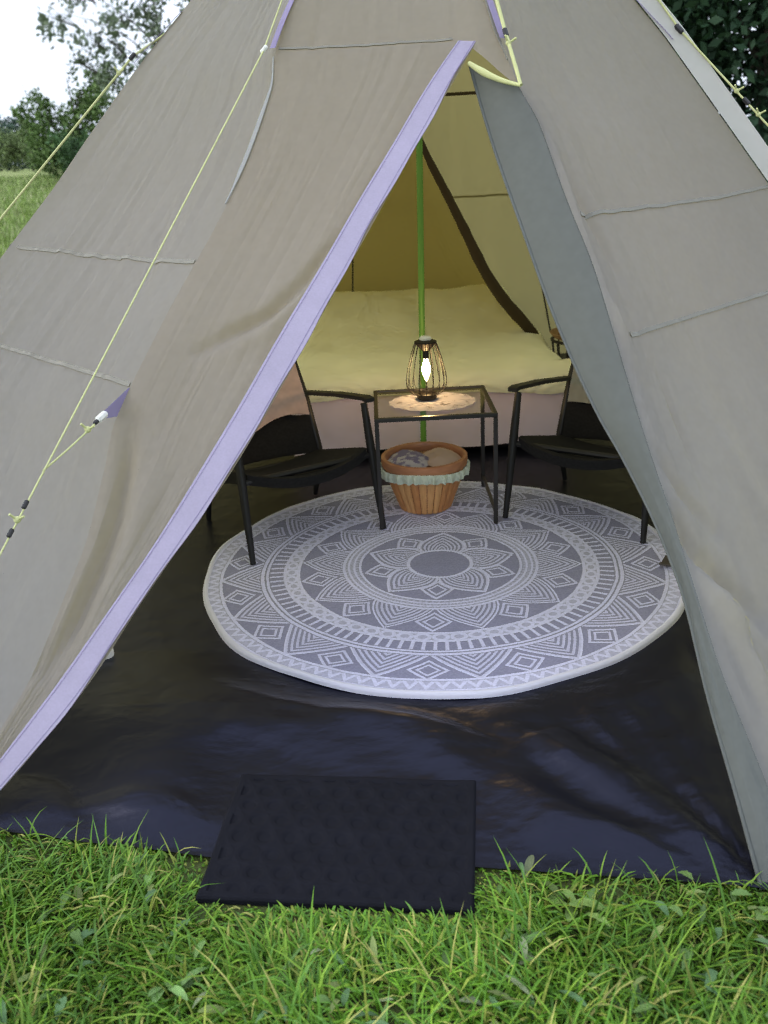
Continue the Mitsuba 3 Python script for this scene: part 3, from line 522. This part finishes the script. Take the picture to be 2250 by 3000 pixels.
# basket
BX, BY, BZ = .185, 3.77, .024
bas = thing('wicker_basket', 'round orange brown slatted basket with mint frill under the side table', 'basket')
br = lambda z: np.interp(z, [0, .12, .215], [.108, .152, .176])
NS = 28
for i in range(NS):
    a0 = (i + .06) * 2 * PI / NS; a1 = (i + .94) * 2 * PI / NS; zz = np.linspace(.0, .205, 8); aa = np.linspace(a0, a1, 5); th_ = .0035 + .001 * rng.random()
    S, Z = np.meshgrid(aa, zz); rad = br(Z) + .0045 * np.sin((S - a0) / (a1 - a0) * PI) + .001 * rng.normal()
    P = np.stack([BX + rad * np.cos(S), BY + rad * np.sin(S), BZ + Z], -1).reshape(-1, 3)
    rin = br(Z) - th_; Q = np.stack([BX + rin * np.cos(S), BY + rin * np.sin(S), BZ + Z], -1).reshape(-1, 3); f = gridfaces(8, 5); idx = np.arange(40).reshape(8, 5)
    lp = np.concatenate([idx[0], idx[1:, -1], idx[-1, -2::-1], idx[-2:0:-1, 0]]); l2 = np.roll(lp, -1)
    obj('stave', TM(np.vstack([P, Q]), np.vstack([f, f[:, ::-1] + 40, np.stack([lp, l2 + 40, l2], 1), np.stack([lp, lp + 40, l2 + 40], 1)])), 'wicker_light' if rng.random() < .5 else 'wicker', bas, 40)
obj('lining', lathe([(.001, .006), (.104, .006), (.147, .12), (.170, .20)], 40, (BX, BY, BZ)), 'rim_wood', bas, 40)
obj('rim', lathe([(.166, .195), (.170, .190), (.184, .196), (.187, .215), (.186, .232), (.180, .236), (.170, .234), (.165, .222), (.166, .195)], 56, (BX, BY, BZ)), 'rim_wood', bas, 50)
fa = np.arange(420) * 2 * PI / 420; V = []
for k, (z, amp, r0) in enumerate(((.198, .002, .187), (.193, .004, .190), (.181, .008, .192), (.168, .010, .189), (.157, .011, .186))):
    rad = r0 + amp * (np.sin(fa * 30 + .6 * np.sin(fa * 7)) * .7 + .3 * np.sin(fa * 47)); V.append(np.stack([BX + rad * np.cos(fa), BY + rad * np.sin(fa), BZ + z + .006 * np.sin(fa * 3 + .5) + .003 * np.sin(fa * 30 + 1) * (k / 4)], -1))
obj('frill', TM(np.vstack(V), loopfaces(5, 420)[:, ::-1]), 'mint', bas, True)
def heap(name, label, catg, c, rx, ry, h, mat, seed):
    n = 30; S, V = np.meshgrid(np.arange(60) * 2 * PI / 60, np.linspace(0.001, 1, n), indexing='xy'); x = c[0] + rx * V * np.cos(S); y = c[1] + ry * V * np.sin(S)
    z = c[2] + h * (1 - V ** 2.5) + .03 * fb(np.stack([x * 16, y * 16, x * 0], -1), 3, seed)
    single(name, TM(np.stack([x, y, z], -1).reshape(-1, 3), loopfaces(n, 60)), mat, label, catg, True)
heap('folded_cloth', 'greyish plum cloth lying in the left half of the basket', 'cloth', (BX - .065, BY - .005, BZ + .205), .098, .138, .035, 'plum_cloth', 3)
heap('folded_cloth', 'beige cloth lying in the right half of the basket', 'cloth', (BX + .075, BY + .005, BZ + .207), .088, .130, .035, 'beige_cloth', 8)

# ---------------------------------------------------------------- bed
bx0, bx1, by0, by1 = -.43, .95, 4.52, 6.25
single('airbed', rbox(((bx0 + bx1) / 2, (by0 + by1) / 2, .187), (bx1 - bx0, by1 - by0, .345), .05, 24), 'airbed', 'black airbed under the pink sheet at the back of the tent', 'airbed', 40)
# pink sheet: over the top and down the front and the right side
def drape(name, label, catg, mat, zhem, prof, inset, seed, thick=.0):
    nx, nv = 120, 110; X = np.linspace(bx0 - .012 - inset, bx1 + .012 + inset, nx)
    path = spline(prof, nv); P = []
    for k in range(nv):
        y, z = path[k]; hang = np.clip((.35 - z) / .3, 0, 1)
        yy = y - .02 * hang * np.abs(np.sin(X * 6 + .8 * np.sin(X * 3 + seed))) + .012 * fb(np.stack([X * 5, X * 0 + k * .05, X * 0], -1), 2, seed)
        zz = z + zhem(X) * np.clip(1 - k / 22, 0, 1) + .02 * fb(np.stack([X * 3, X * 0 + y * 3, X * 0], -1), 3, seed + 1) * (1 - hang)
        u = (X - bx0) / (bx1 - bx0); ed = np.clip(np.minimum(u + .02, 1.02 - u) / .10, 0, 1)
        zz = zz - (1 - ed) ** 2 * np.where(k > 22, .10, .02)
        P.append(np.stack([X, yy, zz], -1))
    single(name, TM(np.vstack(P), gridfaces(nv, nx)), mat, label, catg, True)
drape('bed_sheet', 'dusty pink bed sheet hanging down the front of the bed', 'bed sheet', 'pink_sheet', lambda X: .006 * np.sin(X * 9), [[4.488, .062], [4.49, .2], [4.492, .33], [4.53, .372], [4.65, .378], [6.24, .378]], .0, 3)
def duvet():
    nx, nv = 130, 120; X = np.linspace(bx0 - .04, bx1 + .045, nx)
    path = spline([[4.462, .335], [4.452, .37], [4.47, .42], [4.53, .445], [4.75, .452], [5.15, .455], [5.45, .50], [5.8, .605], [6.05, .635], [6.2, .60], [6.27, .48]], nv); P = []
    for k in range(nv):
        y, z = path[k]; u = np.clip(np.minimum(X - X[0], X[-1] - X) / .16, 0, 1); crown = np.sqrt(1 - (1 - u) ** 2)
        w = np.clip((y - 5.2) / .7, 0, 1)                      # the pillows end short of the edges
        u2 = np.clip(np.minimum(X - X[0] - .05, X[-1] - .07 - X) / .13, 0, 1); z2 = z * (1 - w) + (.46 + (z - .46) * np.sin(u2 * PI / 2) ** .8) * w
        z2 = z2 - .10 * (1 - crown) * (k > 14)
        lip = np.clip(1 - k / 12, 0, 1); z2 = z2 + lip * (.016 * np.sin(X * 4 + 1) + .02 * fb(np.stack([X * 6, X * 0, X * 0], -1), 2, 4))
        bump = .05 * fb(np.stack([X * 2.6, X * 0 + y * 2.6, X * 0], -1), 3, 14) + .018 * fb(np.stack([X * 8, X * 0 + y * 8, X * 0], -1), 3, 17)
        P.append(np.stack([X, y + .03 * fb(np.stack([X * 4, X * 0, X * 0 + k * .02], -1), 2, 5), z2 + bump * np.clip(k / 14, .15, 1)], -1))
    single('duvet', TM(np.vstack(P), gridfaces(nv, nx)), 'lime_duvet', 'pale lime green duvet spread over the bed with raised pillow end', 'duvet', True)
duvet()

# ---------------------------------------------------------------- stand with straw tray beside the bed, shoe
st = thing('wire_stand', 'small black wire stand at the right of the bed', 'stand')
SX, SY = 1.16, 5.2
for i in range(14):
    a = i * 2 * PI / 14; obj('wire', tube([[SX + .11 * math.cos(a), SY + .11 * math.sin(a), .012], [SX + .155 * math.cos(a), SY + .155 * math.sin(a), .425]], .004, 6), 'black_metal', st)
ca = np.arange(40) * 2 * PI / 40
obj('top_ring', tube(np.column_stack([SX + .155 * np.cos(ca), SY + .155 * np.sin(ca), ca * 0 + .432]), .009, 8, True), 'black_metal', st, True)
obj('foot_ring', tube(np.column_stack([SX + .11 * np.cos(ca), SY + .11 * np.sin(ca), ca * 0 + .014]), .006, 8, True), 'black_metal', st, True)
tr = thing('straw_tray', 'round tan straw tray on the black wire stand', 'tray')
obj('dish', lathe([(.001, .0), (.14, .0), (.17, .03), (.166, .034), (.135, .008), (.001, .008)], 40, (SX, SY, .443)), 'straw', tr, 40)
obj('roll', tube(np.column_stack([SX - .06 + .05 * np.cos(ca), SY - .03 + .05 * np.sin(ca), ca * 0 + .475]), .02, 10, True), 'straw', tr, True)
sh = thing('shoe', 'grey shoe with white sole peeping out behind the left door edge', 'shoe')
SP = np.array([-1.02, 2.62, .014])
def foot_outline(s, n=40):
    a = np.arange(n) * 2 * PI / n; x = .13 * np.cos(a); y = (.045 + .008 * np.cos(a)) * np.sin(a); return x * s, y * s
rot = lambda x, y, a: (x * math.cos(a) - y * math.sin(a), x * math.sin(a) + y * math.cos(a))
def shoe_layers(ls):
    V = []
    for s, z, dx in ls:
        x, y = foot_outline(s); x, y = rot(x + dx, y, -.25); V.append(np.stack([SP[0] + x, SP[1] + y, x * 0 + SP[2] + z], -1))
    return TM(np.vstack(V), loopfaces(len(ls), 40)[:, ::-1])
obj('sole', shoe_layers([(.001, 0, 0), (1, 0, 0), (1.03, .01, 0), (1.02, .026, 0), (.001, .027, 0)]), 'shoe_sole', sh, 40)
obj('upper', shoe_layers([(.98, .026, 0), (.97, .045, -.002), (.80, .062, -.018), (.62, .075, -.035), (.50, .095, -.045), (.46, .094, -.045), (.42, .05, -.04), (.001, .045, -.03)]), 'shoe_grey', sh, True)

# ---------------------------------------------------------------- grass
def blades(base, h, w, az, lean, curl, col, seg=3):
    n = len(base); k = np.linspace(0, 1, seg + 1); d = np.stack([np.cos(az), np.sin(az), 0 * az], -1); sd = np.stack([-np.sin(az), np.cos(az), 0 * az], -1)
    ang = lean[:, None] + curl[:, None] * k[None]; st = h[:, None] / seg
    hx = np.concatenate([np.zeros((n, 1)), np.cumsum(np.sin(ang[:, :-1]) * st, 1)], 1); hz = np.concatenate([np.zeros((n, 1)), np.cumsum(np.cos(ang[:, :-1]) * st, 1)], 1)
    c = base[:, None] + hx[..., None] * d[:, None]; c[..., 2] = np.maximum(c[..., 2] + hz, base[:, None, 2] + .002 + .004 * k)
    ww = w[:, None] * np.array([.75, 1, .8, .55, .3][:seg] + [0.04])[None]
    v = np.stack([c - sd[:, None] * ww[..., None] / 2, c + sd[:, None] * ww[..., None] / 2], 2).reshape(n, -1, 3)
    q = np.array([[2 * i, 2 * i + 1, 2 * i + 3, 2 * i + 2] for i in range(seg)]); f1 = np.vstack([q[:, [0, 1, 2]], q[:, [0, 2, 3]]])
    f = (np.arange(n)[:, None, None] * (2 * seg + 2) + f1[None]).reshape(-1, 3)
    shade = (.55 + .45 * np.repeat(k, 2))
    return TM(v.reshape(-1, 3), f), np.broadcast_to(col[:, None], (n, 2 * seg + 2, 3)).reshape(-1, 3)
PAL = np.array([1.32, 1.52, .88]) * np.array([[.085, .165, .020], [.060, .130, .020], [.13, .20, .032], [.080, .155, .045], [.16, .175, .045], [.27, .24, .11]])
def pick(p, base, spread=.18):
    c = PAL[rng.choice(6, len(base), p=p)]; m = 1 + spread * rng.normal(size=(len(base), 1)); t = meshkit.fbm(np.column_stack([base[:, :2] * 3.5, base[:, 0] * 0]), 3, 5)[:, None]
    return np.clip(c * m * (.65 + .7 * t), .004, .6)
def inside_tent(x, y, margin=.0): return (y > front_y(x) - margin) & (x > -1.4) & (x < 1.3)
def outside_sides(x, y):
    lo, hi = side_range(x); return ~((y > lo + .006) & (y < hi) & (x > -2.5) & (x < 2.7))
def on_mat(x, y, m=0.0):
    q = np.stack([x, y], -1) - FR; u, v = q @ ue, q @ ve; return (u > -m) & (u < .60 + m) & (v > -m) & (v < .45)
def scatter(n, x0, x1, y0, y1):
    x, y = rng.uniform(x0, x1, n), rng.uniform(y0, y1, n); k = outside_sides(x, y) & ~on_mat(x, y, .004); return x[k], y[k]
x, y = scatter(105000, -1.7, 1.7, .45, 2.1)
dens = meshkit.fbm(np.stack([x * 6, y * 6, x * 0], -1), 3, 44); k = rng.random(len(x)) < .55 + 1.2 * (dens - .3); x, y = x[k], y[k]
x2, y2 = scatter(50000, -4.5, 4.5, -1.5, 4.5); x, y = np.concatenate([x, x2]), np.concatenate([y, y2])
n = len(x); base = np.stack([x, y, ground_z(x, y) - .004], -1)
big = meshkit.fbm(np.stack([x * 4, y * 4, x * 0], -1), 3, 71)
flow = meshkit.fbm(np.stack([x * 2.2, y * 2.2, x * 0], -1), 2, 81) * 14
near = np.clip((front_y(x) - y) / .10, .55, 1)
h = rng.gamma(7, .0078, n) * (.45 + 1.2 * big) * near
q_ = np.stack([x, y], -1) - FR; mu2, mv2 = q_ @ ue, q_ @ ve; dm = np.hypot(np.maximum(np.abs(mu2 - .30) - .30, 0), np.maximum(np.abs(mv2 - .205) - .205, 0)); h = h * np.clip(.18 + dm / .16, 0, 1)
lm, lc = blades(base, h, rng.uniform(.0028, .0075, n), flow + rng.normal(0, 1.1, n), np.abs(rng.normal(.6, .4, n)), rng.uniform(.3, 2.2, n), pick([.30, .24, .20, .12, .09, .05], base), 3)
scene['grass'] = mikit.ply(lm, 'blade', False, color=lc); labels['grass'] = {'label': 'rough green lawn in front of the tent', 'category': 'grass', 'kind': 'stuff'}
# longer blades that flop over, some dry
x, y = scatter(2600, -1.6, 1.6, .5, 1.95); kk = ~on_mat(x, y, .05) & ~on_mat(x, y + .10, .05); x, y = x[kk], y[kk]; n = len(x); base = np.stack([x, y, ground_z(x, y)], -1); near = np.clip((front_y(x) - y) / .12, .5, 1)
lm, lc = blades(base, rng.uniform(.09, .20, n) * near, rng.uniform(.003, .006, n), rng.uniform(0, 2 * PI, n), rng.uniform(.1, .7, n), rng.uniform(.5, 2.0, n), pick([.25, .2, .25, .08, .10, .12], base), 4)
scene['long_grass'] = mikit.ply(lm, 'blade', False, color=lc); labels['long_grass'] = {'label': 'longer floppy grass blades in the lawn', 'category': 'grass', 'kind': 'stuff'}
# meadow beyond the tent at the left
n = 60000; r = np.sqrt(rng.uniform(7 ** 2, 33 ** 2, n)); a = rng.uniform(math.atan(.26), math.atan(.60), n); x, y = -r * np.sin(a), r * np.cos(a)
base = np.stack([x, y, ground_z(x, y) - .01], -1); seedy = rng.random(n) < .3
col = np.where(seedy[:, None], np.array([[.38, .44, .20]]), np.array([[.25, .36, .09]])) * (1 + .2 * rng.normal(size=(n, 1))) * (.7 + .6 * meshkit.fbm(np.column_stack([x * .5, y * .5, x * 0]), 3, 9)[:, None])
lm, lc = blades(base, rng.uniform(.10, .26, n), rng.uniform(.008, .02, n) * (.5 + r / 25), rng.uniform(0, 2 * PI, n), np.abs(rng.normal(.1, .15, n)), rng.uniform(.1, .8, n), np.clip(col, .01, .5), 3)
scene['meadow_grass'] = mikit.ply(lm, 'blade', False, color=lc); labels['meadow_grass'] = {'label': 'tall pale meadow grass behind the tent at the left', 'category': 'grass', 'kind': 'stuff'}
# broad leaved weeds in the lawn
def leafmesh(L, Wd, az, pitch, droop, org, wavy):
    k = np.linspace(0, 1, 9); prof = Wd * np.sin(np.clip(k * .93 + .04, 0, 1) * PI) ** .75 * (.6 + .5 * k); ang = pitch - droop * k; st = L / 8
    u = np.concatenate([[0], np.cumsum(np.cos(ang[:-1]) * st)]); z = np.concatenate([[0], np.cumsum(np.sin(ang[:-1]) * st)])
    d = np.array([math.cos(az), math.sin(az), 0]); sd = np.array([-math.sin(az), math.cos(az), 0]); rows = []
    for i in range(9):
        c = np.array(org) + d * u[i] + np.array([0, 0, max(z[i], -org[2] + .012)]); w = prof[i] * (1 + wavy * (.5 - (i % 2)))
        rows += [c - sd * w / 2 + [0, 0, .14 * w], c - sd * w / 4 + [0, 0, .02 * w], c, c + sd * w / 4 + [0, 0, .02 * w], c + sd * w / 2 + [0, 0, .14 * w]]
    return TM(np.array(rows), gridfaces(9, 5))
WEEDS = [(.36, 1.46, 'broad pale leaved weed lying over the groundsheet edge right of the doormat', 8, .10, .030), (.74, 1.40, 'yellowish leaved weed at the right end of the groundsheet', 4, .12, .030),
         (.56, .86, 'pale broad leaved weed at the lower right corner of the lawn', 4, .11, .050), (.21, 1.36, 'upright dark green leaf tuft beside the doormat corner', 5, .12, .022),
         (-.62, 1.62, 'small leafy seedling at the left groundsheet edge', 5, .07, .015), (-.10, 1.10, 'drooping grey green weed below the middle of the doormat', 6, .10, .022),
         (-.46, 1.30, 'leafy weed in the lawn left of the doormat', 5, .10, .026), (.22, 1.02, 'flat rosette of green leaves in the middle of the lawn', 7, .10, .030),
         (-.26, .97, 'low weed with grey leaves near the bottom of the lawn', 8, .08, .020), (.42, 1.20, 'clump of broad leaves right of the doormat in the grass', 6, .11, .030), (-.60, 1.12, 'narrow leaved weed at the left side of the lawn', 5, .11, .018)]
for (wx, wy, lab, nl, L, Wd) in WEEDS:
    o = thing('weed', lab, 'weed'); col0 = np.array([.115, .20, .065]) * (.7 + .6 * rng.random()) * (np.array([1.25, 1.12, .9]) if 'yellow' in lab or 'pale' in lab else 1)
    for i in range(nl):
        m = leafmesh(L * rng.uniform(.45, .9), Wd * rng.uniform(.6, .95), rng.uniform(0, 2 * PI), rng.uniform(.25, 1.0), rng.uniform(.5, 1.9), [wx + rng.normal() * .012, wy + rng.normal() * .012, .012], rng.choice([0, .1, .35]))
        obj('leaf', m, 'leaf', o, True, color=np.clip(col0 * (1 + .25 * rng.normal()) * (.75 + .5 * meshkit.fbm(m.vertices * 60, 2, 5))[:, None], .01, .8))

# small broad leaves lying among the blades everywhere
ms, cs = [], []
x, y = scatter(850, -1.5, 1.5, .5, 1.9)
for a, b in zip(x, y):
    if meshkit.fbm(np.array([[a * 3, b * 3, 2.0]]), 2, 3)[0] < .47 or on_mat(a, b, .05) or on_mat(a, b + .08, .03): continue
    m = leafmesh(rng.uniform(.03, .075), rng.uniform(.010, .022), rng.uniform(0, 2 * PI), rng.uniform(.1, 1.1), rng.uniform(.3, 1.9), [a, b, rng.uniform(.010, .035)], rng.choice([0, .1, .3]))
    ms.append(m); c0 = np.array([[.12, .21, .06], [.10, .19, .08], [.17, .22, .07], [.20, .24, .13]])[rng.choice(4, p=[.45, .3, .17, .08])] * (1 + .2 * rng.normal())
    cs.append(np.clip(np.broadcast_to(c0, (len(m.vertices), 3)), .02, .6))
scene['lawn_leaves'] = mikit.ply(cat(ms), 'leaf', True, color=np.vstack(cs)); labels['lawn_leaves'] = {'label': 'small broad leaves of clover and dock scattered through the lawn', 'category': 'weeds', 'kind': 'stuff'}

# ---------------------------------------------------------------- trees
def tree(name, label, catg, pos, height, blobs, leaf, nleaf, col, trunk_r, branches=8, droop=0, seed=1, spread=.3, group=None):
    r = np.random.default_rng(seed); o = thing(name, label, catg, group); pos = np.array([pos[0], pos[1], float(ground_z(np.array([pos[0]]), np.array([pos[1]]))[0])])
    top = pos + [0, 0, height * .9]; tp = spline([pos - [0, 0, .1], pos + [.02 * height, 0, height * .35], top], 12)
    limbs = [tube(tp, np.linspace(trunk_r, trunk_r * .12, 12), 8)]
    B = np.array([[pos[0] + b[0], pos[1] + b[1], pos[2] + b[2]] for b in blobs]); R = np.array([b[3] for b in blobs])
    for c, rad in zip(B, R):
        st = tp[min(11, max(1, int(np.clip((c[2] - pos[2]) / height * .75, 0, .95) * 12)))]
        limbs.append(tube(spline([st, (st + c) / 2 + [0, 0, .08 * height * r.random()], c], 8), np.linspace(trunk_r * .35, trunk_r * .06, 8), 6))
        for _ in range(branches):
            e = c + r.normal(size=3) * rad * .6; limbs.append(tube([c + (st - c) * .25, (c + e) / 2 + r.normal(size=3) * rad * .1, e], [trunk_r * .12, trunk_r * .07, trunk_r * .03], 4))
    obj('trunk', cat(limbs), 'bark', o, True)
    w = R ** 2; pick_ = r.choice(len(B), nleaf, p=w / w.sum())
    # leaves sit in sprays on the blobs, with gaps between
    nsp = max(20, nleaf // 22); spb = r.choice(len(B), nsp, p=w / w.sum()); dirs = r.normal(size=(nsp, 3)); dirs /= np.linalg.norm(dirs, axis=1, keepdims=True)
    spc = B[spb] + dirs * (R[spb] * r.uniform(.35, 1.0, nsp) ** .6)[:, None]
    q = r.integers(0, nsp, nleaf); c = spc[q] + r.normal(size=(nleaf, 3)) * (R[spb[q]] * spread * .5)[:, None]; c[:, 2] -= droop * np.abs(r.normal(size=nleaf))
    a = r.normal(size=(nleaf, 3)); a /= np.linalg.norm(a, axis=1, keepdims=True); b = np.cross(a, r.normal(size=(nleaf, 3))); b /= np.linalg.norm(b, axis=1, keepdims=True)
    s = leaf * r.uniform(.6, 1.3, (nleaf, 1)); v = np.stack([c - a * s, c + b * s * .5, c + a * s, c - b * s * .5], 1).reshape(-1, 3)
    f = (np.arange(nleaf)[:, None, None] * 4 + np.array([[0, 1, 2], [0, 2, 3]])[None]).reshape(-1, 3)
    cc = np.array(col) * (1 + .22 * r.normal(size=(nsp, 1)))[q] * (1 + .12 * r.normal(size=(nleaf, 1)))
    obj('crown', TM(v, f), 'leaf', o, False, color=np.clip(np.repeat(cc, 4, 0), .004, .5))
def blobs(seed, n, rx, ry, z0, z1, r0, r1):
    r = np.random.default_rng(seed); return [(r.uniform(-rx, rx), r.uniform(-ry, ry), r.uniform(z0, z1), r.uniform(r0, r1)) for _ in range(n)]
# left, beyond the meadow
tree('bushy_tree', 'bushy mid green tree beside the tent at the left', 'tree', (-8.7, 30), 3.2, [(-.9, 0, 2.15, .45), (.9, 0, 3.0, .4), (-1.2, 0, 1.75, .55), (-1.0, .2, .9, .7), (-.5, 0, 1.2, .75), (.1, .3, 1.7, .7), (.5, 0, 1.1, .8), (.6, .2, 2.35, .5), (-.3, 0, .6, .8), (1.0, -.4, 2.0, .5), (.9, 0, 2.75, .35), (1.5, 0, 1.5, .7), (-1.5, 0, 2.0, .25)], .07, 9000, (.115, .185, .055), .075, 6, 0, 5, .35)
tree('thin_tree', 'tall thin tree with sparse leaves and bare twigs against the white sky', 'tree', (-4.75, 24), 5.6, [(-2.3, 0, 4.1, .28), (-1.9, 0, 3.1, .25), (-1.55, 0, 3.6, .34), (-1.25, 0, 2.7, .34), (-.95, .3, 4.1, .40), (-.9, 0, 2.05, .28), (-.55, 0, 3.1, .34), (-.25, .2, 4.3, .42), (.15, 0, 3.6, .4), (-1.7, 0, 4.6, .34), (-.5, 0, 2.3, .3), (.4, .1, 4.6, .4), (-1.0, 0, 3.4, .3), (-.2, 0, 2.8, .3)], .075, 2300, (.15, .19, .12), .060, 10, .18, 9, .6)  # leaf colour greyed, painting in the wash of sky flare
tree('bush', 'light green bush at the far edge of the meadow', 'bush', (-14.2, 42), 1.9, blobs(3, 10, 1.3, 1, .3, 1.35, .45, .7), .07, 5000, (.16, .215, .085), .06, 4, 0, 3, .4)
tree('dark_tree', 'dark green tree at the left border of the photo', 'tree', (-18.1, 50), 2.6, blobs(4, 12, 1.1, 1, .4, 1.9, .6, .85), .09, 7000, (.05, .09, .065), .08, 4, 0, 4, .4)
tree('bush', 'dark bush close behind the left tent edge', 'bush', (-7.2, 27), 1.7, blobs(6, 9, .8, .5, .2, 1.3, .4, .55), .06, 6000, (.06, .12, .045), .05, 4, 0, 6, .4)
tree('evergreen_tree', 'dark evergreen tree at the upper right corner of the photo', 'tree', (4.5, 11.5), 7.5, blobs(7, 34, 1.7, 1.0, .3, 6.5, .7, 1.1), .07, 44000, (.024, .056, .028), .14, 3, .05, 7, .5)
tree('evergreen_tree', 'dark evergreen tree cut by the right border of the photo', 'tree', (6.9, 12.0), 7.0, blobs(8, 32, 1.7, 1.0, .2, 6.2, .7, 1.1), .07, 30000, (.032, .064, .026), .14, 3, .05, 8, .5)
tree('evergreen_tree', 'dark evergreen tree half hidden behind the tent ridge at the right', 'tree', (3.4, 15.0), 8.0, blobs(10, 28, 1.8, 1.0, .3, 7.0, .8, 1.2), .08, 24000, (.020, .050, .028), .14, 3, .05, 10, .5)
